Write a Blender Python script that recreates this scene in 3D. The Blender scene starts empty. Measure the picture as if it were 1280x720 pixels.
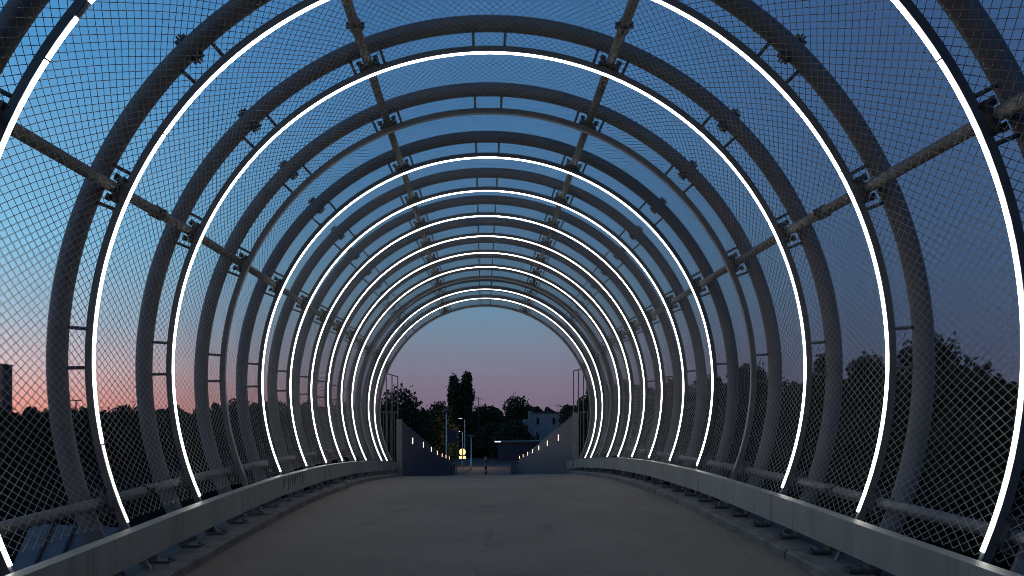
import bpy, math, random
import numpy as np
random.seed(7); np.random.seed(7)
S = bpy.context.scene
COL = S.collection
PI = math.pi
EYE = 1.2                        # eye height used as the datum of the survey

# ------------------------------------------------------------------ camera
cam_d = bpy.data.cameras.new('camera'); cam = bpy.data.objects.new('camera', cam_d); COL.objects.link(cam)
cam.location = (-0.046, 0.0, EYE); cam.rotation_euler = (math.radians(90), 0, 0)
cam_d.sensor_width = 36.0; cam_d.lens = 27.0
cam_d.shift_x = 0.028; cam_d.shift_y = 0.1414
cam_d.clip_start = 0.05; cam_d.clip_end = 5000
S.camera = cam

# ------------------------------------------------------------------ view / world / sun
S.view_settings.view_transform = 'Standard'; S.view_settings.look = 'None'
S.cycles.filter_width = 0.9
S.view_settings.exposure = 0.15; S.view_settings.gamma = 1.0; S.view_settings.use_curve_mapping = False

def lin(r, g, b):
    f = lambda c: (c/255)/12.92 if c/255 <= .04045 else ((c/255+.055)/1.055)**2.4
    return (f(r), f(g), f(b), 1)

W = bpy.data.worlds.new('World'); S.world = W; W.use_nodes = True
wt = W.node_tree; wt.nodes.clear()
wn = wt.nodes.new; wl = wt.links.new
w_out = wn('ShaderNodeOutputWorld'); w_bg = wn('ShaderNodeBackground')
tc = wn('ShaderNodeTexCoord'); sep = wn('ShaderNodeSeparateXYZ'); wl(tc.outputs['Generated'], sep.inputs[0])
def sky_ramp(stops):
    r = wn('ShaderNodeValToRGB'); e = r.color_ramp.elements
    for i, (p, c) in enumerate(stops):
        q = e[i] if i < 2 else e.new(p)
        q.position = p; q.color = lin(*c)
    wl(sep.outputs['Z'], r.inputs['Fac']); return r
# dusk sky: glow at the horizon on the left, cold and darker on the right
rl = sky_ramp([(0.0, (230, 128, 110)), (0.035, (224, 154, 142)), (0.075, (208, 182, 184)), (0.13, (164, 184, 202)), (0.22, (126, 184, 216)), (0.40, (76, 146, 200)), (1.0, (24, 52, 104))])
rc = sky_ramp([(0.0, (110, 94, 114)), (0.06, (121, 110, 130)), (0.11, (115, 125, 144)), (0.17, (98, 136, 162)), (0.28, (80, 130, 174)), (0.46, (63, 113, 164)), (1.0, (22, 50, 100))])
rr = sky_ramp([(0.0, (72, 72, 88)), (0.08, (64, 74, 98)), (0.18, (61, 83, 114)), (0.34, (56, 86, 126)), (0.55, (50, 80, 124)), (1.0, (20, 46, 96))])
def math_node(op, a, b=None):
    n = wn('ShaderNodeMath'); n.operation = op
    for i, v in enumerate((a, b)):
        if v is None: continue
        if hasattr(v, 'type') and not isinstance(v, (int, float)): wl(v, n.inputs[i])
        else: n.inputs[i].default_value = v
    return n.outputs[0]
hyp = math_node('SQRT', math_node('ADD', math_node('MULTIPLY', sep.outputs['X'], sep.outputs['X']), math_node('MULTIPLY', sep.outputs['Y'], sep.outputs['Y'])))
saz = math_node('DIVIDE', sep.outputs['X'], math_node('ADD', hyp, 1e-4))
def maprange(v, a, b):
    n = wn('ShaderNodeMapRange'); n.interpolation_type = 'SMOOTHSTEP'; n.inputs[1].default_value = a; n.inputs[2].default_value = b
    wl(v, n.inputs[0]); return n.outputs[0]
m1 = wn('ShaderNodeMixRGB'); wl(maprange(saz, -0.62, -0.10), m1.inputs[0]); wl(rl.outputs[0], m1.inputs[1]); wl(rc.outputs[0], m1.inputs[2])
m2 = wn('ShaderNodeMixRGB'); wl(maprange(saz, 0.04, 0.50), m2.inputs[0]); wl(m1.outputs[0], m2.inputs[1]); wl(rr.outputs[0], m2.inputs[2])
nish = wn('ShaderNodeTexSky'); nish.sky_type = 'NISHITA'; nish.sun_disc = False
SUN_EL, SUN_AZ = math.radians(-4.0), math.radians(-62)
nish.sun_elevation = SUN_EL; nish.sun_rotation = SUN_AZ
ns = wn('ShaderNodeMixRGB'); ns.blend_type = 'ADD'; ns.inputs[0].default_value = 0.02
wl(m2.outputs[0], ns.inputs[1]); wl(nish.outputs[0], ns.inputs[2])
wl(ns.outputs[0], w_bg.inputs['Color']); w_bg.inputs['Strength'].default_value = 1.0
wl(w_bg.outputs[0], w_out.inputs['Surface'])

# the afterglow of the set sun, low on the left
sl = bpy.data.lights.new('afterglow_sun', 'SUN'); sl.energy = 0.03; sl.angle = math.radians(30); sl.color = (1.0, .72, .58)
so = bpy.data.objects.new('afterglow_sun', sl); COL.objects.link(so)
so.rotation_euler = (math.radians(86), 0, math.radians(62 - 180))

# ------------------------------------------------------------------ helpers
def obj(name, V, F, mat=None, parent=None, smooth=False, loc=None):
    me = bpy.data.meshes.new(name); me.from_pydata([tuple(v) for v in V], [], F)
    if smooth: me.polygons.foreach_set('use_smooth', [True]*len(me.polygons))
    if mat: me.materials.append(mat)
    o = bpy.data.objects.new(name, me); COL.objects.link(o)
    if parent: o.parent = parent
    if loc: o.location = loc
    return o
def place(me, name, parent=None, loc=(0, 0, 0), rot=(0, 0, 0)):
    o = bpy.data.objects.new(name, me); COL.objects.link(o); o.parent = parent; o.location = loc; o.rotation_euler = rot; return o
def tag(o, label=None, cat=None, group=None, kind=None):
    if label: o['label'] = label
    if cat: o['category'] = cat
    if group: o['group'] = group
    if kind: o['kind'] = kind
    return o
def empty(name, loc, label=None, cat=None, group=None):
    o = bpy.data.objects.new(name, None); COL.objects.link(o); o.location = loc; o.empty_display_size = .2
    return tag(o, label, cat, group)
class MB:
    def __init__(s): s.V = []; s.F = []
    def add(s, V, F):
        n = len(s.V); s.V += [tuple(v) for v in V]; s.F += [tuple(i+n for i in f) for f in F]; return s
    def box(s, x0, x1, y0, y1, z0, z1):
        V = [(x0,y0,z0),(x1,y0,z0),(x1,y1,z0),(x0,y1,z0),(x0,y0,z1),(x1,y0,z1),(x1,y1,z1),(x0,y1,z1)]
        return s.add(V, [(0,3,2,1),(4,5,6,7),(0,1,5,4),(1,2,6,5),(2,3,7,6),(3,0,4,7)])
    def sweep(s, pts, prof, frame=None, closed_prof=True, cap=True):
        """prof: list of (a,b) offsets along the frame vectors at each point"""
        V = []; n = len(prof)
        for i, p in enumerate(pts):
            u, w = frame(i)
            for a, b in prof: V.append(tuple(np.array(p) + a*np.array(u) + b*np.array(w)))
        F = []
        for i in range(len(pts)-1):
            for k in range(n if closed_prof else n-1):
                k2 = (k+1) % n
                F.append((i*n+k, i*n+k2, (i+1)*n+k2, (i+1)*n+k))
        if cap:
            F.append(tuple(range(n-1, -1, -1))); F.append(tuple((len(pts)-1)*n+k for k in range(n)))
        return s.add(V, F)
    def tube(s, pts, r, n=10):
        pts = [np.array(p, float) for p in pts]; rs = r if hasattr(r, '__len__') else [r]*len(pts)
        V = []
        for i, p in enumerate(pts):
            t = pts[min(i+1, len(pts)-1)] - pts[max(i-1, 0)]; t /= np.linalg.norm(t) + 1e-12
            a = np.array((0, 0, 1.)) if abs(t[2]) < .9 else np.array((1., 0, 0))
            u = np.cross(t, a); u /= np.linalg.norm(u); w = np.cross(t, u)
            for k in range(n):
                q = 2*PI*k/n; V.append(tuple(p + rs[i]*(math.cos(q)*u + math.sin(q)*w)))
        F = [(i*n+k, i*n+(k+1) % n, (i+1)*n+(k+1) % n, (i+1)*n+k) for i in range(len(pts)-1) for k in range(n)]
        F.append(tuple(range(n-1, -1, -1))); F.append(tuple((len(pts)-1)*n+k for k in range(n)))
        return s.add(V, F)
    def build(s, name, mat, parent=None, smooth=False, loc=None): return obj(name, s.V, s.F, mat, parent, smooth, loc)
    def mesh(s, name, mat, smooth=False):
        me = bpy.data.meshes.new(name); me.from_pydata(s.V, [], s.F)
        if smooth: me.polygons.foreach_set('use_smooth', [True]*len(me.polygons))
        me.materials.append(mat); return me

# ------------------------------------------------------------------ materials
def mat(name, c1, c2=None, rough=.6, metal=0.0, scale=4.0, detail=6, bump=0.0, bscale=60, stretch=None, spec=.5, lo=.35, hi=.65):
    m = bpy.data.materials.new(name); m.use_nodes = True; t = m.node_tree; b = t.nodes['Principled BSDF']
    b.inputs['Roughness'].default_value = rough; b.inputs['Metallic'].default_value = metal
    b.inputs['Specular IOR Level'].default_value = spec
    c1 = (*c1, 1); c2 = (*(c2 or c1[:3]), 1)
    co = t.nodes.new('ShaderNodeTexCoord'); mp = t.nodes.new('ShaderNodeMapping'); t.links.new(co.outputs['Object'], mp.inputs[0])
    if stretch: mp.inputs['Scale'].default_value = stretch
    nz = t.nodes.new('ShaderNodeTexNoise'); nz.inputs['Scale'].default_value = scale; nz.inputs['Detail'].default_value = detail; nz.inputs['Roughness'].default_value = .62
    t.links.new(mp.outputs[0], nz.inputs['Vector'])
    r = t.nodes.new('ShaderNodeValToRGB'); r.color_ramp.elements[0].position = lo; r.color_ramp.elements[1].position = hi
    r.color_ramp.elements[0].color = c1; r.color_ramp.elements[1].color = c2
    t.links.new(nz.outputs['Fac'], r.inputs[0]); t.links.new(r.outputs[0], b.inputs['Base Color'])
    if bump:
        n2 = t.nodes.new('ShaderNodeTexNoise'); n2.inputs['Scale'].default_value = bscale; n2.inputs['Detail'].default_value = 4
        t.links.new(co.outputs['Object'], n2.inputs['Vector'])
        bp = t.nodes.new('ShaderNodeBump'); bp.inputs['Strength'].default_value = bump; bp.inputs['Distance'].default_value = .01
        t.links.new(n2.outputs['Fac'], bp.inputs['Height']); t.links.new(bp.outputs[0], b.inputs['Normal'])
    return m
def emit(name, c, s):
    m = bpy.data.materials.new(name); m.use_nodes = True; t = m.node_tree; b = t.nodes['Principled BSDF']
    b.inputs['Base Color'].default_value = (.8, .8, .8, 1); b.inputs['Emission Color'].default_value = (*c, 1); b.inputs['Emission Strength'].default_value = s
    return m
M = {}
M['tube'] = mat('galvanised_tube', (.12, .121, .122), (.15, .151, .153), rough=.55, metal=.25, scale=9, bump=.05)
M['rail'] = mat('dark_rail', (.085, .086, .088), (.115, .117, .12), rough=.5, metal=.2, scale=12)
M['purlin'] = mat('galvanised_purlin', (.098, .102, .108), (.128, .132, .138), rough=.55, metal=.2, scale=3, bump=.05)
M['clamp'] = mat('dark_clamp', (.05, .052, .056), (.09, .09, .095), rough=.5, metal=.4, scale=20)
M['wire'] = mat('galvanised_wire', (.19, .19, .19), (.25, .25, .25), rough=.5, metal=.3, scale=1.5)
M['beam'] = mat('weathered_beam', (.155, .163, .150), (.25, .262, .24), rough=.48, metal=.15, scale=1.6, stretch=(1.5, 1.5, .5), bump=.04, lo=.25, hi=.75)
def streaks(m, lo, hi, dark, stretch=(5, 5, .35), scale=1.6):
    t = m.node_tree; b = t.nodes['Principled BSDF']; src = b.inputs['Base Color'].links[0].from_socket
    co = t.nodes.new('ShaderNodeTexCoord'); mp = t.nodes.new('ShaderNodeMapping'); mp.inputs['Scale'].default_value = stretch; t.links.new(co.outputs['Object'], mp.inputs[0])
    n = t.nodes.new('ShaderNodeTexNoise'); n.inputs['Scale'].default_value = scale; n.inputs['Detail'].default_value = 7; n.inputs['Roughness'].default_value = .7; t.links.new(mp.outputs[0], n.inputs['Vector'])
    r = t.nodes.new('ShaderNodeValToRGB'); r.color_ramp.elements[0].position = lo; r.color_ramp.elements[1].position = hi
    r.color_ramp.elements[0].color = (1, 1, 1, 1); r.color_ramp.elements[1].color = (*dark, 1); t.links.new(n.outputs['Fac'], r.inputs[0])
    mx = t.nodes.new('ShaderNodeMixRGB'); mx.blend_type = 'MULTIPLY'; mx.inputs[0].default_value = 1
    t.links.new(src, mx.inputs[1]); t.links.new(r.outputs[0], mx.inputs[2]); t.links.new(mx.outputs[0], b.inputs['Base Color'])
streaks(M['beam'], .52, .70, (.55, .58, .55))
M['kerb'] = mat('kerb_concrete', (.09, .086, .08), (.16, .154, .146), rough=.9, scale=5, bump=.4, bscale=90, spec=.2)
M['slab'] = mat('slab_concrete', (.07, .07, .07), (.11, .11, .11), rough=.9, scale=3, bump=.3, spec=.2)
M['led'] = emit('led_white', (1.0, .95, .88), 10.5)
M['led_dim'] = emit('led_aged', (1.0, .93, .80), 2.5)
M['led_off'] = mat('led_diffuser_unlit', (.30, .31, .32), (.36, .37, .38), rough=.35, scale=6)
M['ground'] = mat('grass_ground', (.008, .009, .007), (.018, .020, .014), rough=1, scale=.5, spec=.0)
M['pave'] = mat('street_paving', (.06, .05, .046), (.11, .09, .08), rough=.9, scale=.4, stretch=(.2, 1.5, 1), spec=.2)
M['parapet'] = mat('parapet_panel', (.034, .043, .058), (.054, .065, .084), rough=.55, metal=.1, scale=1.2, stretch=(2, 2, .4))
M['post'] = mat('grey_post', (.08, .085, .09), (.12, .125, .13), rough=.5, metal=.2, scale=6)
M['bars'] = mat('bar_steel', (.09, .095, .10), (.13, .135, .14), rough=.5, metal=.3, scale=10)
M['white_paint'] = mat('white_paint', (.66, .67, .68), (.78, .78, .78), rough=.5, scale=6)
M['house'] = mat('white_render', (.22, .225, .235), (.30, .305, .31), rough=.9, scale=1.5, spec=.2)
M['glass'] = mat('dark_window', (.02, .022, .026), (.03, .032, .036), rough=.08, scale=2)
M['roof'] = mat('dark_roof', (.05, .05, .055), (.08, .08, .085), rough=.8, scale=3)
M['shed'] = mat('blue_cladding', (.014, .018, .04), (.024, .03, .06), rough=.6, scale=2, stretch=(6, 1, .4))
M['facade'] = mat('distant_facade', (.10, .085, .09), (.15, .125, .13), rough=.9, scale=.8, spec=.2)
M['cover'] = mat('painted_sheet', (.11, .112, .115), (.16, .163, .166), rough=.5, metal=.1, scale=2, stretch=(.5, 4, 1))
M['red'] = mat('red_film', (.16, .02, .018), (.2, .03, .025), rough=.4, scale=6)
M['sign_lit'] = emit('lit_sign', (1.0, .66, .24), 1.25)
M['lamp_lit'] = emit('lamp_glow', (1.0, .93, .86), 2.0)
M['rail_light'] = emit('handrail_glow', (1.0, .62, .36), 3.6)
M['bark'] = mat('bark', (.03, .025, .02), (.06, .05, .04), rough=.95, scale=6, stretch=(1, 1, .2), spec=.1)
M['leaf'] = mat('leaf', (.024, .034, .018), (.056, .07, .036), rough=.85, scale=.35, spec=.15)
M['leaf_b'] = mat('leaf_dark', (.018, .023, .014), (.042, .047, .028), rough=.85, scale=.3, spec=.15)

def asphalt():
    m = bpy.data.materials.new('worn_deck'); m.use_nodes = True; t = m.node_tree; b = t.nodes['Principled BSDF']; N = t.nodes.new; L = t.links.new
    co = N('ShaderNodeTexCoord')
    def noise(s, d=5, stretch=None, ro=.6):
        mp = N('ShaderNodeMapping'); L(co.outputs['Object'], mp.inputs[0])
        if stretch: mp.inputs['Scale'].default_value = stretch
        n = N('ShaderNodeTexNoise'); n.inputs['Scale'].default_value = s; n.inputs['Detail'].default_value = d; n.inputs['Roughness'].default_value = ro
        L(mp.outputs[0], n.inputs['Vector']); return n.outputs['Fac']
    def ramp(f, a, b_, c0, c1):
        r = N('ShaderNodeValToRGB'); r.color_ramp.elements[0].position = a; r.color_ramp.elements[1].position = b_
        r.color_ramp.elements[0].color = (*c0, 1); r.color_ramp.elements[1].color = (*c1, 1); L(f, r.inputs[0]); return r.outputs[0]
    base = ramp(noise(.9, 8), .3, .7, (.122, .102, .080), (.170, .145, .116))
    fine = ramp(noise(140, 3), .25, .75, (.72, .72, .72), (1.2, 1.2, 1.2))
    stain = ramp(noise(1.6, 6, (1, .5, 1), .7), .58, .72, (1, 1, 1), (.62, .60, .58))
    blot = ramp(noise(4.5, 4), .64, .70, (1, 1, 1), (.80, .79, .77))
    cur = base
    v = N('ShaderNodeTexVoronoi'); v.feature = 'DISTANCE_TO_EDGE'; v.inputs['Scale'].default_value = .55
    wob = N('ShaderNodeTexNoise'); wob.inputs['Scale'].default_value = 2.2; wob.inputs['Detail'].default_value = 6; L(co.outputs['Object'], wob.inputs['Vector'])
    mxv = N('ShaderNodeMixRGB'); mxv.inputs[0].default_value = .35; L(co.outputs['Object'], mxv.inputs[1]); L(wob.outputs['Color'], mxv.inputs[2]); L(mxv.outputs[0], v.inputs['Vector'])
    crack = ramp(v.outputs['Distance'], .0015, .006, (.74, .73, .72), (1, 1, 1))
    cm = N('ShaderNodeMixRGB'); L(ramp(noise(.7, 2), .48, .56, (0, 0, 0), (1, 1, 1)), cm.inputs[0]); L(crack, cm.inputs[1]); cm.inputs[2].default_value = (1, 1, 1, 1)
    sx = N('ShaderNodeSeparateXYZ'); L(co.outputs['Object'], sx.inputs[0]); ab = N('ShaderNodeMath'); ab.operation = 'ABSOLUTE'; L(sx.outputs['X'], ab.inputs[0])
    wa = N('ShaderNodeMath'); wa.operation = 'MULTIPLY_ADD'; L(noise(3.5, 5), wa.inputs[0]); wa.inputs[1].default_value = .5; L(ab.outputs[0], wa.inputs[2])
    grime = ramp(wa.outputs[0], 1.86, 2.24, (1, 1, 1), (.66, .65, .63))
    seam = ramp(ab.outputs[0], 1.945, 1.965, (1, 1, 1), (.32, .31, .30))
    for c in (fine, stain, blot, cm.outputs[0], grime, seam):
        mx = N('ShaderNodeMixRGB'); mx.blend_type = 'MULTIPLY'; mx.inputs[0].default_value = 1; L(cur, mx.inputs[1]); L(c, mx.inputs[2]); cur = mx.outputs[0]
    L(cur, b.inputs['Base Color'])
    b.inputs['Roughness'].default_value = .82; b.inputs['Specular IOR Level'].default_value = .3
    bp = N('ShaderNodeBump'); bp.inputs['Strength'].default_value = .5; bp.inputs['Distance'].default_value = .006; L(noise(170, 3), bp.inputs['Height']); L(bp.outputs[0], b.inputs['Normal'])
    return m
M['deck'] = asphalt()

# ------------------------------------------------------------------ survey of the bridge (distances in metres, heights from the datum)
R = 2.5
AD = [3.63, 4.85, 6.09, 7.32, 8.55, 9.79, 10.98, 12.16, 13.31, 14.40, 15.43, 16.45, 17.36, 18.30]
AZ = [.407, .454, .508, .536, .559, .579, .594, .608, .615, .605, .591, .569, .534, .50]
UNLIT = {4, 11, 14}
def zc(D):
    if D < AD[0]: return EYE + AZ[0] - .040*(AD[0]-D)
    return EYE + float(np.interp(D, AD, AZ))
_D = np.array([-6, -2, 0, 2, 4.6, 5.04, 6.15, 7.36, 9.2, 11.4, 13.5, 17.8, 20, 24, 49, 60])
_Z = np.array([-1.45, -1.24, -1.14, -1.035, -.913, -.88, -.825, -.78, -.745, -.752, -.805, -.975, -1.11, -1.42, -3.42, -3.5])
_gd = np.linspace(-6, 60, 1321); _gz = np.interp(_gd, _D, _Z)
_k = np.exp(-.5*(np.arange(-30, 31)/12.0)**2); _k /= _k.sum()
_gz = np.convolve(np.pad(_gz, 30, 'edge'), _k, 'valid')
def dz(D, X=0.0): return EYE + float(np.interp(D, _gd, _gz)) + .015*X*(1 if D < 19 else max(0, 1-(D-19)/8))

XE = 1.98                        # half width of the walking surface
XB = 2.14                        # inner face of the edge beams

# ------------------------------------------------------------------ ground, street
def ground_z(x, y):
    t = min(1, max(0, (y-38)/14.0)); t = t*t*(3-2*t)
    return EYE + (-5.6*(1-t) + -3.52*t)
gx = np.r_[np.linspace(-1500, -60, 10), np.linspace(-50, 50, 41), np.linspace(60, 1500, 10)]; gy = np.r_[[-300, -60], np.linspace(-20, 120, 71), [160, 250, 500, 1000, 2500]]
V = [(x, y, ground_z(x, y)) for y in gy for x in gx]; nx = len(gx)
F = [(j*nx+i, j*nx+i+1, (j+1)*nx+i+1, (j+1)*nx+i) for j in range(len(gy)-1) for i in range(nx-1)]
tag(obj('ground', V, F, M['ground']), kind='structure')
mb = MB(); mb.box(-7, 9, 53, 108, EYE-3.70, EYE-3.50)
tag(mb.build('street', M['pave']), kind='structure')

# ------------------------------------------------------------------ deck, ramp, slab
ys = np.r_[np.linspace(-5, 22, 109), np.linspace(22.5, 52.5, 61)]; xs = np.linspace(-XE, XE, 17)
V = [(x, y, dz(y, x)) for y in ys for x in xs]; nx = len(xs)
F = [(j*nx+i, j*nx+i+1, (j+1)*nx+i+1, (j+1)*nx+i) for j in range(len(ys)-1) for i in range(nx-1)]
tag(obj('bridge_deck', V, F, M['deck'], smooth=True), kind='structure')
mb = MB()
prof = [(-2.60, -.05), (2.60, -.05), (2.60, -.42), (2.1, -.55), (-2.1, -.55), (-2.60, -.42)]
pts = [(0, y, 0) for y in ys]
mb.sweep([(0, y, dz(y)) for y in ys], prof, lambda i: ((1, 0, .015 if ys[i] < 19 else 0), (0, 0, 1)))
tag(mb.build('bridge_slab', M['slab']), kind='structure')

for sd, word in ((-1, 'left'), (1, 'right')):
    k = empty('concrete_kerb', (0, 0, 0), 'low grey concrete kerb along the %s edge of the walkway, below the steel beam' % word, 'kerb', 'kerbs along the walkway')
    y = -4.6; j = 0
    while y < 18.4:
        y2 = min(y + 1.95, 18.5); n = 8; P = np.linspace(y+.006, y2-.006, n)
        dx = random.uniform(-.006, .006); dzz = random.uniform(-.004, .006)
        mb = MB(); hi = XE + .24
        prof = [(XE-.005+dx, -.04), (XE+.0+dx, .052+dzz), (XE+.014+dx, .064+dzz), (hi, .068+dzz), (hi, -.04)]
        if sd < 0: prof = [(-a, b) for a, b in prof][::-1]
        mb.sweep([(0, q, dz(q, sd*XE)) for q in P], prof, lambda i: ((1, 0, 0), (0, 0, 1)))
        mb.build('kerb_stone', M['kerb'], k); y = y2; j += 1

# edge beams with their brackets
br = MB()
br.box(-.085, .05, -.055, .055, .0, .016); br.box(.035, .075, -.045, .045, .016, .082); br.tube([(-.07, 0, .016), (-.07, 0, .032)], .013, 6)
bracket = br.mesh('bracket', M['clamp'])
for sd, word in ((-1, 'left'), (1, 'right')):
    k = empty('edge_beam', (0, 0, 0), 'weathered grey steel channel beam on brackets along the %s side of the walkway' % word, 'beam', 'steel beams beside the walkway')
    joints = [-4.6, -2.0, .45, 2.9, 5.35, 7.8, 10.2, 12.6, 15.0, 17.4, 20.1]
    for a, b in zip(joints[:-1], joints[1:]):
        mb = MB(); t = .012; h = .20; w = .085
        prof = [(0, 0), (w, 0), (w, t), (t, t), (t, h-t), (w, h-t), (w, h), (0, h)]
        if sd < 0: prof = [(-p, q) for p, q in prof][::-1]
        P = np.linspace(a+.003, b-.003, 6)
        za, zb = dz(a, sd*XB)+.145, dz(b, sd*XB)+.145
        P = [(sd*XB, q, .55*(za+(zb-za)*(q-a)/(b-a)) + .45*(dz(q, sd*XB)+.145)) for q in P]
        mb.sweep(P, prof, lambda i: ((1, 0, 0), (0, 0, 1)))
        mb.build('beam_segment', M['beam'], k)
    y = -1.2
    while y < 19.4:
        place(bracket, 'bracket', k, (sd*(XB+.03), y, dz(y, sd*XB)+.066), (0, 0, 0 if sd > 0 else PI)); y += .52

# ------------------------------------------------------------------ the arches
st = MB(); st.tube([(0, 0, 0), (0, 0, .128)], .0115, 8); strut_me = st.mesh('strut', M['rail'], True)
cl = MB()                                                        # saddle: x = along the ring, y = along the tunnel, z = outwards
cl.box(-.085, .085, -.028, .028, -.004, .012); cl.box(-.055, .055, -.03, .03, .012, .03)
clamp_me = cl.mesh('clamp', M['clamp'])
bo = MB(); bo.tube([(0, 0, -.05), (0, 0, .07)], .009, 6); bo.tube([(0, 0, -.034), (0, 0, -.006)], .019, 6); bo.tube([(0, 0, .032), (0, 0, .052)], .02, 6); bo.box(-.022, .022, -.022, .022, .052, .06)
bolt_me = bo.mesh('bolt', M['clamp'])
co_ = MB(); co_.box(-.016, -.003, -.046, .046, -.088, .088); co_.box(.003, .016, -.046, .046, -.088, .088)   # two flange plates round the tube
for z in (-.078, .078): co_.tube([(-.034, 0, z), (.034, 0, z)], .010, 6); co_.tube([(-.042, 0, z), (-.018, 0, z)], .018, 6); co_.tube([(.018, 0, z), (.042, 0, z)], .018, 6)
collar_me = co_.mesh('splice_collar', M['clamp'])

jo = MB(); jo.box(-.004, .004, -.0125, .0125, -.0045, .012); joint_me = jo.mesh('strip_joint', M['led_off'])
ORD = ['first', 'second', 'third', 'fourth', 'fifth', 'sixth', 'seventh', 'eighth', 'ninth', 'tenth', 'eleventh', 'twelfth', 'thirteenth', 'fourteenth']
PURLIN_ANG = [-110, -65.3, -21.6, 21.6, 65.3, 110]
lit_n = 0
def arc(r, a0, a1, z0, n):
    return [(r*math.sin(t), 0, z0 + r*math.cos(t)) for t in np.linspace(math.radians(a0), math.radians(a1), n)]
def arc_frame(a0, a1, n):
    T = np.linspace(math.radians(a0), math.radians(a1), n)
    return lambda i: ((math.sin(T[i]), 0, math.cos(T[i])), (0, 1, 0))
circ = lambda r, n: [(r*math.cos(2*PI*k/n), r*math.sin(2*PI*k/n)) for k in range(n)]
for ai, (D, az) in enumerate(zip(AD, AZ), 1):
    lit = ai not in UNLIT
    if lit: lit_n += 1
    base = dz(D)
    if ai == 1: lab = 'nearest lit arch, cut off by the top and both sides of the picture'
    elif ai == 13: lab = 'farthest lit arch of the tunnel, last glowing hoop before the open sky'
    elif lit: lab = '%s lit arch from the camera, steel hoop with glowing white strip' % ORD[lit_n-1]
    elif ai == 4: lab = 'nearest unlit arch, its dark light strip between the third and fourth glowing hoops'
    elif ai == 11: lab = 'middle of the three unlit arches, dark hoop just before the last two glowing ones'
    else: lab = 'dark unlit arch at the far mouth of the tunnel framing the open sky'
    a = empty('tunnel_arch', (0, D, base), lab, 'arch', 'steel arches forming the tunnel')
    zl = EYE + az - base                                          # arch centre above the deck
    ends = {}
    for sd in (-1, 1):
        zt = dz(D, sd*2.25) + .365 - base - zl
        ends[sd] = (math.degrees(math.acos(max(-.6, zt/R))), math.degrees(math.acos(max(-.6, (dz(D, sd*2.3)-.045-base-zl)/(R*1.018)))), math.degrees(math.acos(max(-.7, (dz(D, sd*2.4)-.05-base-zl)/(R*1.095)))))
    n = 97
    mb = MB(); mb.sweep(arc(R*1.095, -ends[-1][2], ends[1][2], zl, n), circ(.0625, 16), arc_frame(-ends[-1][2], ends[1][2], n)); mb.build('outer_tube', M['tube'], a, True)
    mb = MB(); mb.sweep(arc(R*1.0135, -ends[-1][1], ends[1][1], zl, n), [(-.0225, -.0145), (.0225, -.0145), (.0225, .0145), (-.0225, .0145)][::-1], arc_frame(-ends[-1][1], ends[1][1], n)); mb.build('light_rail', M['rail'], a)
    eL, eR = -ends[-1][0], ends[1][0]
    spans = [(eL, eR, 'led' if lit else 'led_off', .0098)]
    if ai == 1: spans = [(eL, -51.7, 'led', .0098), (-51.6, -49.6, 'led_off', .011), (-49.5, eR, 'led', .0098)]
    if ai == 2: spans = [(eL, -102.3, 'led_dim', .0048), (-102.0, eR, 'led', .0098)]
    for s0, s1, mk, rad in spans:
        q = max(3, int(abs(s1-s0)/2.2)); mb = MB()
        mb.sweep(arc(R+.002, s0, s1, zl, q), [(.0095, -rad), (.0095, rad), (.001, rad), (-.0025, rad*.85), (-.0045, rad*.35), (-.0045, -rad*.35), (-.0025, -rad*.85), (.001, -rad)], arc_frame(s0, s1, q)); mb.build('light_strip', M[mk], a, True)
    for c in (-58, 9, 60):
        t = math.radians(c + 3*math.sin(ai*1.7 + c)); r0 = R-.0015
        place(joint_me, 'strip_joint', a, (r0*math.sin(t), 0, zl + r0*math.cos(t)), (0, t, 0))
    for c in (0, -21.6, 21.6, -44, 44, -65.3, 65.3, -88.2, 88.2):
        for d in (-2.75, 2.75):
            t = math.radians(c+d); r0 = R*1.0225
            place(strut_me, 'strut', a, (r0*math.sin(t), 0, zl + r0*math.cos(t)), (0, t, 0))
    for c in PURLIN_ANG:
        t = math.radians(c); r0 = R*1.028
        k = place(clamp_me, 'clamp', a, (r0*math.sin(t), 0, zl + r0*math.cos(t)), (0, t, 0))
        for s in (-1, 1): place(bolt_me, 'bolt', k, (s*.068, 0, .004))
    for c in (-44, 44):
        t = math.radians(c); r0 = R*1.095
        place(collar_me, 'splice_collar', a, (r0*math.sin(t), 0, zl + r0*math.cos(t)), (0, t, 0))

# ------------------------------------------------------------------ purlins along the tunnel
pl = {-110: 'lowest steel tube along the left side, just above the edge beam behind the netting', -65.3: 'long steel tube along the left flank, at mid height across the arches', -21.6: 'long steel tube under the roof, left of the crown',
      21.6: 'long steel tube under the roof, right of the crown', 65.3: 'long steel tube along the right flank, at mid height across the arches', 110: 'lowest steel tube along the right side, just above the edge beam behind the netting'}
for c in PURLIN_ANG:
    t = math.radians(c); r0 = R*1.0465
    mb = MB(); Ds = np.r_[np.linspace(-2.2, 3.2, 6), AD, [18.75]]
    mb.tube([(r0*math.sin(t), D, zc(D) + r0*math.cos(t)) for D in Ds], .036, 14)
    p = mb.build('purlin', M['purlin'], None, True); tag(p, pl[c], 'steel tube', 'long steel tubes tying the arches')
    for D in (1.6, 5.5, 11.6):                                   # tube couplers
        mb = MB(); mb.tube([(r0*math.sin(t), D-.05, zc(D-.05) + r0*math.cos(t)), (r0*math.sin(t), D+.05, zc(D+.05) + r0*math.cos(t))], .046, 12)
        mb.box(r0*math.sin(t)-.065, r0*math.sin(t)+.065, D-.012, D+.012, zc(D)+r0*math.cos(t)-.02, zc(D)+r0*math.cos(t)+.02)
        mb.build('coupler', M['clamp'], p)

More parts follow.
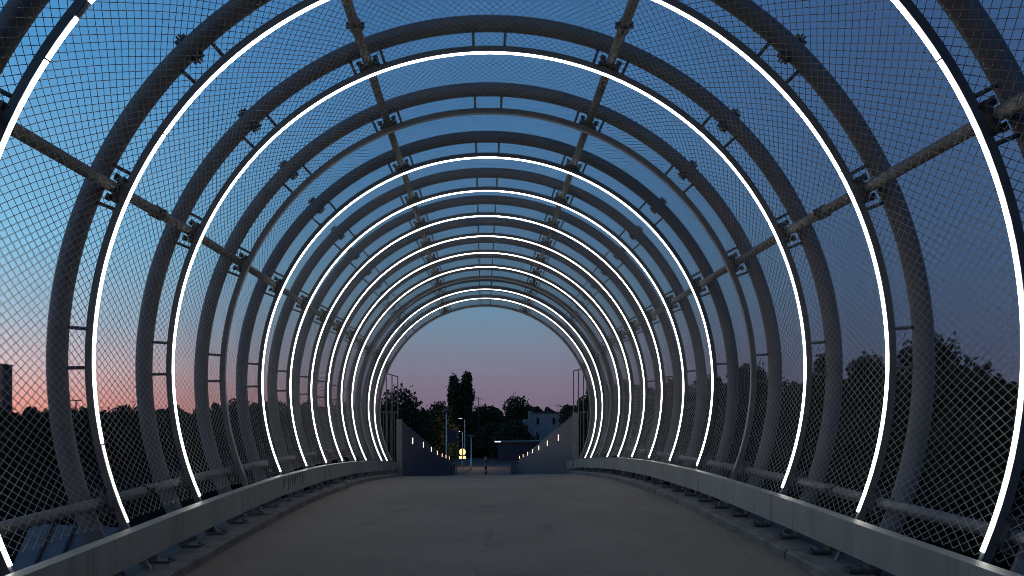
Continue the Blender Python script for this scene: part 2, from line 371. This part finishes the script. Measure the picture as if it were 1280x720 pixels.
# ------------------------------------------------------------------ chain-link netting (zigzag wires hooked into each other)
def netting():
    rn = R*1.027; pitch = .054; A = math.radians(113.5)
    nc = int(2*rn*A/(pitch/2)); ax = .0425
    D0, D1 = -1.0, 18.45; nw = int((D1-D0)/ax)
    th = np.linspace(-A, A, nc+1)
    i = np.arange(nc+1)
    K = np.arange(nw)
    idx = K[:, None] + ((i[None, :] + K[:, None]) % 2)            # axial half-step index of each point
    hook = np.where((i[None, :] + K[:, None]) % 2 == 1, 1.0, -1.0)
    Y = D0 + idx*ax + hook*.0036
    TH = np.broadcast_to(th, Y.shape).copy()
    # slack of the netting
    s = 0
    for (fa, fb, ph, am) in ((1.3, 2.1, .3, .010), (2.6, 4.7, 1.7, .007), (5.3, 3.1, 4.2, .005), (.7, 7.7, 2.2, .006)):
        s = s + am*np.sin(fa*Y + fb*TH + ph)
        TH = TH + am*.55*np.cos(fb*1.1*TH - fa*1.7*Y + ph*2)/1.0*.6
        Y = Y + am*.6*np.sin(fb*2.3*TH + fa*.8*Y + ph)
    RR = rn + hook*.003 + .25*s
    Zc = np.interp(Y, np.r_[-3.0, AD], np.r_[AZ[0]-.04*(AD[0]+3), AZ]) + EYE
    P = np.stack([RR*np.sin(TH), Y, Zc + RR*np.cos(TH)], -1)       # nw, nc+1, 3
    T = np.gradient(P, axis=1); T /= np.linalg.norm(T, axis=-1, keepdims=True)
    N0 = np.stack([np.sin(TH), 0*TH, np.cos(TH)], -1)
    B = np.cross(T, N0); B /= np.linalg.norm(B, axis=-1, keepdims=True)
    wr = .0030
    rings = [P + wr*(math.cos(q)*N0 + math.sin(q)*B) for q in (PI/2, PI/2+2*PI/3, PI/2+4*PI/3)]
    V = np.stack(rings, 2).reshape(-1, 3)
    n1 = nc+1
    base = (K[:, None]*n1 + i[None, :-1])*3
    Fs = []
    for k in range(3):
        k2 = (k+1) % 3
        Fs.append(np.stack([base+k, base+k2, base+3+k2, base+3+k], -1).reshape(-1, 4))
    Fq = np.concatenate(Fs).astype(np.int32)
    me = bpy.data.meshes.new('chain_link_netting')
    me.vertices.add(len(V)); me.vertices.foreach_set('co', V.astype(np.float32).ravel())
    me.loops.add(Fq.size); me.loops.foreach_set('vertex_index', Fq.ravel())
    me.polygons.add(len(Fq)); me.polygons.foreach_set('loop_start', np.arange(0, Fq.size, 4, dtype=np.int32))
    me.polygons.foreach_set('use_smooth', np.ones(len(Fq), bool))
    me.update(calc_edges=True)
    me.materials.append(M['wire'])
    o = bpy.data.objects.new('chain_link_netting', me); COL.objects.link(o)
    tag(o, 'grey chain link netting wrapped round the whole tunnel between the arches', 'netting')
netting()

# ------------------------------------------------------------------ ramp beyond the tunnel
def parapet(sd, X, top0, top1, lights, lx):
    word = 'left' if sd < 0 else 'right'
    k = empty('ramp_parapet', (X, 19.0, dz(19)), 'tall dark blue grey wall with small lit slots along the %s side of the ramp' % word, 'parapet', 'walls along the ramp')
    L = lambda x, y, z: (x - X, y - 19.0, z - dz(19))
    D0, D1 = 18.75, 49.0
    top = lambda D: EYE + top0 + (top1-top0)*(D-D0)/(D1-D0)
    e = np.linspace(D0, D1, 14)
    for a, b in zip(e[:-1], e[1:]):
        a += .008; b -= .008; V = []
        for y in (a, b):
            for x in (X, X + sd*.07): V += [L(x, y, dz(y)-.4), L(x, y, top(y))]
        # order: 0 in-bottom a,1 in-top a,2 out-bottom a,3 out-top a,4..7 at b
        obj('wall_panel', V, [(0, 1, 5, 4), (2, 6, 7, 3), (1, 3, 7, 5), (0, 2, 3, 1), (4, 5, 7, 6), (0, 4, 6, 2)], M['parapet'], k)
    mb = MB(); mb.tube([L(X + sd*.035, D, top(D)+.025) for D in np.linspace(D0, D1, 8)], .03, 8); mb.build('top_rail', M['post'], k, True)
    mb = MB(); x0, x1 = sorted((X - sd*.03, X + sd*.10)); p0 = L(x0, D0-.16, dz(D0)-.3); p1 = L(x1, D0-.03, top(D0)+.06)
    mb.box(p0[0], p1[0], p0[1], p1[1], p0[2], p1[2]); mb.build('end_post', M['post'], k)
    for D, z in zip(lx, lights):
        mb = MB(); x0, x1 = sorted((X - sd*.002, X - sd*.018)); p0 = L(x0, D-.02, EYE+z-.085); p1 = L(x1, D+.02, EYE+z+.085)
        mb.box(p0[0], p1[0], p0[1], p1[1], p0[2], p1[2]); mb.build('slot_light', M['rail_light'], k)
lxl = [21.7, 25.6, 29.5, 33.3, 37.2, 41, 44.9]; lyl = [551, 556, 561.5, 566, 569, 570.6, 572.6]
parapet(-1, -2.05, .27, -2.0, [(541-y)/960*D for y, D in zip(lyl, lxl)], lxl)
lxr = [22.5, 26.4, 30.4, 34.2, 38.2, 42.4, 46.4]; lyr = [547, 554, 560, 564, 567, 569.6, 571.6]
parapet(1, 2.16, .42, -1.86, [(541-y)/960*D for y, D in zip(lyr, lxr)], lxr)

def bar_screen(sd, posts, tops, X_in):
    word = 'left' if sd < 0 else 'right'
    D = 18.62; b = dz(D)-.05
    k = empty('bar_screen', (posts[0], D, b), 'tall screen of thin upright steel bars closing the %s side of the tunnel mouth' % word, 'bar screen', 'bar screens at the tunnel mouth')
    for x, t in zip(posts, tops):
        mb = MB(); mb.tube([(x-posts[0], 0, 0), (x-posts[0], 0, EYE+t-b)], .014, 6); mb.build('upright', M['bars'], k)
    mb = MB(); mb.tube([(x-posts[0], 0, EYE+t-b) for x, t in zip(posts, tops)], .014, 6); mb.build('top_bar', M['bars'], k)
    mb = MB(); mb.tube([(0, 0, EYE+.50-b), (posts[-1]-posts[0], 0, EYE+.50-b)], .016, 6); mb.build('middle_bar', M['bars'], k)
    mb = MB(); mb.tube([(0, 0, .12), (posts[-1]-posts[0], 0, .12)], .016, 6); mb.build('bottom_bar', M['bars'], k)
    for x in np.arange(.085, abs(posts[-1]-posts[0]), .085):
        mb = MB(); mb.tube([(sd*x, 0, .12), (sd*x, 0, EYE+.50-b)], .009, 6); mb.build('bar', M['bars'], k)
bar_screen(-1, [-2.12, -2.26, -2.40, -2.56, -2.74], [1.36, 1.40, 1.44, 1.48, 1.52], -2.1)
bar_screen(1, [2.14, 2.26, 2.38, 2.52, 2.68], [1.50, 1.53, 1.56, 1.60, 1.64], 2.1)

# stub walls at the foot of the ramp
for x0, x1, t, lab in ((1.72, 2.36, -1.86, 'pale concrete stub wall at the foot of the ramp below the right parapet'), (-2.5, -1.86, -2.0, 'dark concrete stub wall at the foot of the ramp below the left parapet')):
    k = empty('stub_wall', ((x0+x1)/2, 49.6, EYE-3.6), lab, 'stub wall', 'stub walls at the foot of the ramp')
    h = t + 3.6; w = (x1-x0)/2
    mb = MB(); mb.box(-w, w, -.3, .3, 0, h-.06); mb.build('wall_body', M['kerb'] if x0 > 0 else M['slab'], k)
    mb = MB(); mb.box(-w-.04, w+.04, -.34, .34, h-.06, h); mb.build('coping', M['slab'], k)

# ------------------------------------------------------------------ street furniture beyond the ramp
GZ = EYE - 3.5
def at(px, py, D): return (-0.046 + (px-604.16)/960*D, D, EYE + (541-py)/960*D)
def lamp(px, top, D, lab, lit, head='disc', arm=0):
    p = at(px, top, D); h = p[2]-GZ
    k = empty('street_lamp', (p[0], D, GZ), lab, 'street lamp', 'street lamps beyond the ramp')
    mb = MB(); mb.tube([(0, 0, 0), (0, 0, .9), (0, 0, .92), (0, 0, h)], [.08, .08, .055, .04], 10); mb.build('pole', M['white_paint'], k, True)
    mb = MB()
    if head == 'disc':
        mb.tube([(0, 0, h-.02), (0, 0, h+.06), (0, 0, h+.10), (0, 0, h+.2)], [.10, .34, .34, .08], 14); mb.build('lamp_head', M['post'], k, True)
        mb = MB(); mb.tube([(0, 0, h-.035), (0, 0, h-.022)], .24, 14); mb.build('lamp_glass', M['lamp_lit' if lit else 'led_off'], k)
    else:
        mb.tube([(0, 0, h), (arm*.5, -.1, h+.10), (arm, -.15, h+.12)], .03, 8); mb.build('arm', M['post'], k, True)
        mb = MB(); mb.box(arm-.28, arm+.28, -.30, 0, h+.08, h+.2); mb.build('lamp_head', M['post'], k)
        mb = MB(); mb.box(arm-.24, arm+.24, -.28, -.02, h+.05, h+.078); mb.build('lamp_glass', M['lamp_lit' if lit else 'led_off'], k)
    return k
lamp(558, 515, 58, 'tall pale street lamp with a round flat head left of the ramp end', False)
l2 = lamp(578, 540, 84, 'street lamp with a small bright head above the lit yellow sign', True, 'arm', -.5)
l3 = lamp(581, 524, 104, 'distant street lamp with a flat head on an arm before the poplar', True, 'arm', -.6)
lamp(589, 546, 74, 'short white lamp post right of the lit yellow sign', False)
for q, en in ((at(592, 545, 76), 330),):
    d = bpy.data.lights.new('lamp_light', 'POINT'); d.energy = en; d.color = (1, .74, .55); d.shadow_soft_size = .2
    o = bpy.data.objects.new('lamp_light', d); COL.objects.link(o); o.location = (q[0], q[1], GZ+3.1)

p = at(578, 565, 62)
k = empty('lit_sign', (p[0], 62, GZ), 'round glowing yellow sign with a small plate below it on a post', 'sign')
h = p[2]-GZ
mb = MB(); mb.tube([(0, 0, 0), (0, 0, h+.85)], .03, 8); mb.build('post', M['white_paint'], k, True)
mb = MB(); mb.tube([(0, .04, h), (0, .16, h)], .27, 24); mb.build('round_panel', M['sign_lit'], k)
mb = MB(); mb.box(-.28, .28, .04, .14, h-.56, h-.33); mb.build('lower_plate', M['sign_lit'], k)
mb = MB(); mb.box(-.035, .035, -.035, .03, h-.7, h+.2); mb.build('bracket', M['clamp'], k)

p = at(565.5, 545.5, 60)
k = empty('sign_board', (p[0], 60, GZ), 'dark blue rectangular sign board seen beside the tall street lamp', 'sign'); h = p[2]-GZ
mb = MB(); mb.box(-.36, .36, -.02, .02, h-.47, h+.47); mb.build('board', M['shed'], k)
for s in (-.3, .3): mb = MB(); mb.tube([(s, .05, 0), (s, .05, h+.47)], .03, 8); mb.build('post', M['post'], k)

p = at(607.2, 594, 63)
k = empty('striped_post', (p[0], 63, GZ), 'red and white striped post standing in the middle of the ramp end', 'post')
mb = MB(); mb.tube([(0, 0, 0), (0, 0, .06)], .26, 12); mb.build('foot', M['clamp'], k)
for i in range(6):
    mb = MB(); mb.tube([(0, 0, .06+i*.24), (0, 0, .06+(i+1)*.24)], .115, 12); mb.build('stripe', M['red' if i % 2 == 0 else 'house'], k)
mb = MB(); mb.tube([(0, 0, 1.5), (0, 0, 1.56), (0, 0, 1.6)], [.10, .10, .03], 12); mb.build('cap', M['clamp'], k)

# pavilion with a bright roof edge
p0, p1 = at(621, 573, 95), at(700, 551, 95)
k = empty('pavilion', ((p0[0]+p1[0])/2, 97, GZ), 'low blue clad pavilion with a pale flat roof edge at the end of the street', 'pavilion')
w = (p1[0]-p0[0])/2; h = p1[2]-GZ
mb = MB(); mb.box(-w+.2, w-.2, -2, 4, 0, h-.2); mb.build('wall', M['shed'], k)
mb = MB(); mb.box(-w-.3, w+.3, -2.4, 4.3, h-.2, h); mb.build('roof', M['post'], k)
mb = MB(); mb.box(-w-.25, -w+.45, -2.46, -2.41, h-.16, h-.04); mb.build('lamp', M['lamp_lit'], k)

# white house
c = at(681, 530, 120)
k = empty('white_house', (c[0], 124, GZ), 'white flat roofed house with a chimney among the trees behind the right parapet', 'house'); h = at(0, 516.5, 120)[2]-GZ
mb = MB(); mb.box(-2.0, 2.7, -4, 4, 0, h); mb.build('wall', M['house'], k)
mb = MB(); mb.box(-2.15, 2.85, -4.15, 4.15, h, h+.16); mb.build('roof', M['roof'], k)
mb = MB(); mb.box(-3.2, -2.003, -3.4, 3, 0, h-.9); mb.build('side_wing', M['house'], k)
mb = MB(); mb.box(-2.55, -2.004, -4.1, -3.41, 0, h+.35); mb.build('chimney', M['house'], k)
for x, z in ((-1.1, h-1.7), (1.4, h-1.7), (-1.1, h-4.2), (1.4, h-4.2)):
    mb = MB(); mb.box(x-.2, x+.2, -4.05, -4.003, z, z+.95); f = mb.build('window', M['glass'], k)
    m2_ = MB(); m2_.box(x-.26, x+.26, -4.09, -4.052, z-.09, z-.02); m2_.build('sill', M['post'], f)
for px, top, D in ((685, 508, 130), (697.5, 504, 118), (598, 496, 112)):
    q = at(px, top, D)
    k = empty('aerial', (q[0], D, GZ), {685: 'thin plain mast rising behind the white house', 697.5: 'mast with a cross arm right of the white house', 598: 'thin mast with a short arm right of the poplars'}[px], 'mast', 'thin masts on the skyline')
    mb = MB(); mb.tube([(0, 0, 0), (0, 0, q[2]-GZ)], .05, 6); mb.build('pole', M['bars'], k)
    if px != 685: mb = MB(); mb.tube([(-.6, 0, q[2]-GZ-.3), (.6, 0, q[2]-GZ-.3)], .05, 6); mb.build('cross_arm', M['bars'], k)

# building at the left edge
c0, c1 = at(-60, 500, 132), at(3, 456, 132)
k = empty('tower_block', ((c0[0]+c1[0])/2, 136, GZ), 'dark flat roofed building block at the left edge above the trees', 'building'); w = (c1[0]-c0[0])/2; h = c1[2]-GZ
mb = MB(); mb.box(-w, w, -4, -1.2, 0, h); mb.build('wall', M['facade'], k)
mb = MB(); mb.box(-w-.12, w+.12, -4.12, -1.08, h, h+.2); mb.build('roof', M['roof'], k)
for r_ in range(4):
    for x in np.arange(-w+.6, w-.4, 1.5):
        mb = MB(); mb.box(x, x+.7, -4.04, -4.003, h-1.6-r_*2.4, h-.6-r_*2.4); mb.build('window', M['glass'], k)
q = at(95, 501, 90)
k = empty('street_lamp', (q[0], 90, ground_z(q[0], 90)), 'far street lamp rising above the tree line against the sunset on the left', 'street lamp', 'street lamps beyond the ramp'); hh = q[2]-ground_z(q[0], 90)
mb = MB(); mb.tube([(0, 0, 0), (0, 0, hh)], .07, 6); mb.build('pole', M['bars'], k)
mb = MB(); mb.box(-.7, .7, -.12, .12, hh, hh+.12); mb.build('lamp_head', M['bars'], k)

# ribbed sheet cover beside the bridge, bottom left
k = empty('sheet_cover', (-3.4, 6.0, EYE-1.7), 'pale blue grey sheet metal cover with dark ribs outside the netting at lower left', 'cover')
for j in range(5):
    x0 = -.62 + j*.20
    V = [(x0, 0, 0), (x0+.185, 0, 0), (x0+.185, .75, .90-.012*j), (x0, .75, .90-.006*j)]
    V += [(a, b+.02, c-.03) for a, b, c in V]
    obj('sheet', V, [(0, 1, 2, 3), (7, 6, 5, 4), (0, 4, 5, 1), (1, 5, 6, 2), (2, 6, 7, 3), (3, 7, 4, 0)], M['cover'], k)
    mb = MB(); mb.tube([(x0+.1925, -.012, 0), (x0+.1925, .738, .90)], .016, 6); mb.build('rib', M['clamp'], k)

# old dark drips on the left edge beam
bm_ = bpy.data.objects['edge_beam']
mb = MB(); y = 8.05
while y < 9.0:
    ln = random.uniform(.05, .17); w_ = random.uniform(.008, .03); zt = dz(y, -XB)+.145+.196
    mb.box(-XB+.001, -XB+.0035, y, y+w_, zt-ln, zt-random.uniform(.004, .03)); y += w_ + random.uniform(.02, .08)
mb.build('drip_stain', M['clamp'], bm_)

# ------------------------------------------------------------------ trees
def wood(name, lab, pxs, tops, D, depth, n, ls, low):
    rng = np.random.default_rng(n)
    px = rng.uniform(pxs[0], pxs[-1], n); y = D + rng.uniform(0, depth, n)
    x = -0.046 + (px-604.16)/960*y
    t = np.interp(px, pxs, tops) + 4*np.sin(px*.11) + 3*np.sin(px*.27+1) + 2*np.sin(px*.53)
    zt = EYE + (541-t)/960*y
    z = low + (zt-low)*rng.uniform(0, 1, n)**.7
    P = np.stack([x, y, z], -1)
    u = rng.normal(size=(n, 3)); u /= np.linalg.norm(u, axis=1, keepdims=True)
    v = np.cross(u, rng.normal(size=(n, 3))); v /= np.linalg.norm(v, axis=1, keepdims=True)
    s = ls*rng.uniform(.5, 1.3, n)[:, None]
    V = np.stack([P-u*s*.5, P+v*s*.4, P+u*s*.5, P-v*s*.4], 1).reshape(-1, 3)
    o = obj(name, V.tolist(), np.arange(4*n).reshape(-1, 4).tolist(), M['leaf_b'])
    tag(o, lab, 'woodland', kind='stuff')
def tree(name, lab, x, y, base, top, width, leafm='leaf', nl=2500, ls=.34, lobes=7, group='trees round the bridge', shape='round', trunk_h=.3, dens=1.0):
    H = top - base; width *= 1.08 if shape == 'column' else 1.48
    k = empty(name, (x, y, base), lab, 'tree', group)
    rng = np.random.default_rng(int(abs(x*131 + y*17 + top*7)*10) % 99991)
    cz0 = H*trunk_h; ch = H - cz0
    mb = MB()
    mb.tube([(0, 0, -.3), (.02*H*rng.normal()*.3, 0, H*.35), (.03*H*rng.normal()*.4, .02*H*rng.normal(), H*.78)], [H*.028, H*.02, H*.006], 7)
    C = []
    if shape == 'column':
        for i in range(lobes):
            f = (i+.5)/lobes; rr = width/2*min(1, 1.35*math.sin(PI*(f*.80+.10))**.75)
            C.append((rng.normal()*.07*width, rng.normal()*.07*width, cz0 + f*ch*.93, rr, ch/lobes*1.1))
    else:
        for i in range(lobes):
            a = 2*PI*i/lobes*2.4 + rng.uniform(0, .8); f = (i+.5)/lobes*rng.uniform(.8, 1.15)
            s = width*rng.uniform(.17, .25)
            rad = max(0, width/2*math.sqrt(max(.05, 1-(f*1.05-.30)**2*1.7)) - s)*rng.uniform(.75, 1.12)
            C.append((rad*math.cos(a), rad*math.sin(a), cz0 + .06*ch + min(f, 1)*(ch*.92 - s*.8), s, s*rng.uniform(.7, .95)))
        C.append((width*.04*rng.normal(), 0, H - ch*.22, width*.24, ch*.22))
        C.append((0, 0, cz0+ch*.36, width*.40, ch*.40))
    for (a, b, c, s, sv) in C[:9]:
        mb.tube([(0, 0, max(.2*H, c*.55)), (a*.5, b*.5, c*.8), (a*.9, b*.9, c)], [H*.010, H*.007, H*.003], 5)
    mb.build('trunk', M['bark'], k, True)
    wts = np.array([c[3]*c[3]*c[4] for c in C])**.75; wts /= wts.sum()
    n = int(nl*dens*2.2); ls *= 1.25
    ci = rng.choice(len(C), n, p=wts); CA = np.array(C)[ci]
    d = rng.normal(size=(n, 3)); d /= np.linalg.norm(d, axis=1, keepdims=True)
    rad = rng.uniform(.25, 1.0, n)**.6 * (1 + .16*rng.normal(size=n)*(rng.random(n) < .3))
    P = CA[:, :3] + d*rad[:, None]*CA[:, [3, 3, 4]]
    P[:, 2] = np.maximum(P[:, 2], .15)
    u = rng.normal(size=(n, 3)); u /= np.linalg.norm(u, axis=1, keepdims=True)
    v = np.cross(u, rng.normal(size=(n, 3))); v /= np.linalg.norm(v, axis=1, keepdims=True)
    s = ls*rng.uniform(.5, 1.25, n)[:, None]
    V = np.stack([P-u*s*.5, P+v*s*.32+u*s*.05, P+u*s*.5, P-v*s*.32+u*s*.05], 1).reshape(-1, 3)
    F = np.arange(4*n).reshape(-1, 4)
    obj('crown', V.tolist(), F.tolist(), M[leafm], k)
    return k
def ptree(px0, px1, ytop, D, lab, name='leafy_tree', **kw):
    cx = (px0+px1)/2; x, y, t = at(cx, ytop, D); w = (px1-px0)/960*D
    return tree(name, lab, x, y, ground_z(x, y), t, w, **kw)

# beyond the ramp
ptree(468, 534, 481, 52, 'loose leafy tree just left of the ramp behind the bar screen', nl=2600, ls=.20, lobes=10, trunk_h=.25)
ptree(528, 570, 501, 80, 'small round tree between the leafy tree and the poplars', nl=2600, ls=.28, lobes=7, trunk_h=.1)
ptree(560, 576, 466.5, 110, 'left and slimmer of the two tall poplars', 'poplar_tree', nl=3200, ls=.30, lobes=9, shape='column', trunk_h=.06)
ptree(573, 591, 463.5, 111, 'right and fuller of the two tall poplars', 'poplar_tree', nl=4200, ls=.30, lobes=9, shape='column', trunk_h=.06)
ptree(582, 636, 506, 116, 'broad dark tree right of the poplars over the street end', nl=4200, ls=.36, lobes=9, trunk_h=.08)
ptree(541, 600, 520, 112, 'low bushy tree under the two poplars', nl=3800, ls=.36, lobes=9, trunk_h=.03)
ptree(627, 674, 494.5, 128, 'large round headed tree left of and behind the white house', nl=5200, ls=.36, lobes=9, trunk_h=.12)
ptree(616, 666, 524, 104, 'dark low tree in front of the white house over the pavilion', nl=4400, ls=.32, lobes=9, trunk_h=.02)
ptree(594, 634, 528, 110, 'dark bush at the end of the street above the striped post', 'garden_bush', nl=3600, ls=.32, lobes=8, trunk_h=.02)
ptree(698, 722, 505, 92, 'small bushy tree right of the white house by the bar screen', nl=2400, ls=.26, lobes=8, trunk_h=.12)
ptree(710, 752, 494, 78, 'tree seen behind the right bar screen at the tunnel mouth', nl=3000, ls=.28, lobes=8, trunk_h=.1)
ptree(478, 512, 520, 60, 'low shrub filling the ground behind the left bar screen', 'garden_bush', nl=2600, ls=.24, lobes=7, trunk_h=.02)
# skyline to the left (sunset side) and to the right, named from the picture's edge inwards
left = [(-60, 30, 506, 84), (20, 84, 513, 96), (40, 130, 508, 90), (96, 160, 520, 100), (120, 200, 505, 92), (180, 262, 515, 104), (196, 232, 509, 98), (236, 300, 513, 98), (270, 330, 497, 84), (312, 372, 500, 90), (350, 410, 504, 96), (396, 460, 500, 84), (440, 500, 496, 76)]
for i, (a, b, t, D) in enumerate(left):
    ptree(a, b, t, D, '%s tree from the left edge in the dark line below the sunset' % ORD[i], nl=3000, ls=.36, lobes=9, trunk_h=.04, leafm='leaf_b', group='trees on the left skyline')
right = [(1225, 1330, 478, 30), (1150, 1262, 446, 31), (1112, 1210, 412, 34), (1046, 1118, 440, 40), (1010, 1060, 438, 46), (958, 1022, 476, 50), (900, 966, 452, 56), (856, 918, 466, 60), (800, 872, 472, 64), (752, 815, 476, 70)]
for i, (a, b, t, D) in enumerate(right):
    ptree(a, b, t, D, '%s tree from the right edge in the dark mass beyond the netting' % ORD[i], nl=5200 if i < 5 else 3600, ls=.22 if i < 5 else .28, lobes=11, trunk_h=.06, leafm='leaf_b', group='trees on the right side')

wood('far_wood', 'dark wood along the horizon under the sunset on the left', [-160, 60, 200, 330, 490], [512, 516, 515, 508, 508], 112, 14, 26000, .8, GZ-2.5)
wood('far_undergrowth', 'dark undergrowth at the end of the street between the trees', [470, 540, 600, 640, 760], [509, 512, 514, 516, 508], 132, 8, 16000, .7, GZ-.2)
wood('side_wood', 'dark wood beyond the netting on the right', [735, 850, 960, 1060, 1400], [486, 480, 484, 476, 480], 76, 14, 26000, .7, GZ-2.5)

# dead leaves and grit swept against the kerbs
M['dead_leaf'] = mat('dead_leaf', (.10, .07, .04), (.20, .15, .09), rough=.9, scale=9)
rng = np.random.default_rng(5); V = []; F = []
for i in range(150):
    sd = rng.choice((-1, 1)); y = 2.6 + 14*rng.random()**1.5; x = sd*(XE - abs(rng.normal())*.07 - .012)
    if i % 9 == 0: x = rng.uniform(-1.8, 1.8)
    a = rng.uniform(0, 2*PI); l = rng.uniform(.008, .026); w = l*.5; h = rng.uniform(.003, .012); z = dz(y, x)+.004
    c, s_ = math.cos(a), math.sin(a); b = len(V)
    for p, q, r_ in ((-l, 0, h), (0, -w, 0), (l, 0, h*.6), (0, w, .001), (0, 0, .002)): V.append((x+p*c-q*s_, y+p*s_+q*c, z+r_))
    F += [(b, b+1, b+4), (b+1, b+2, b+4), (b+2, b+3, b+4), (b+3, b, b+4)]
tag(obj('leaf_litter', V, F, M['dead_leaf']), 'small dead leaves and grit scattered along the kerbs', 'leaf litter', kind='stuff')
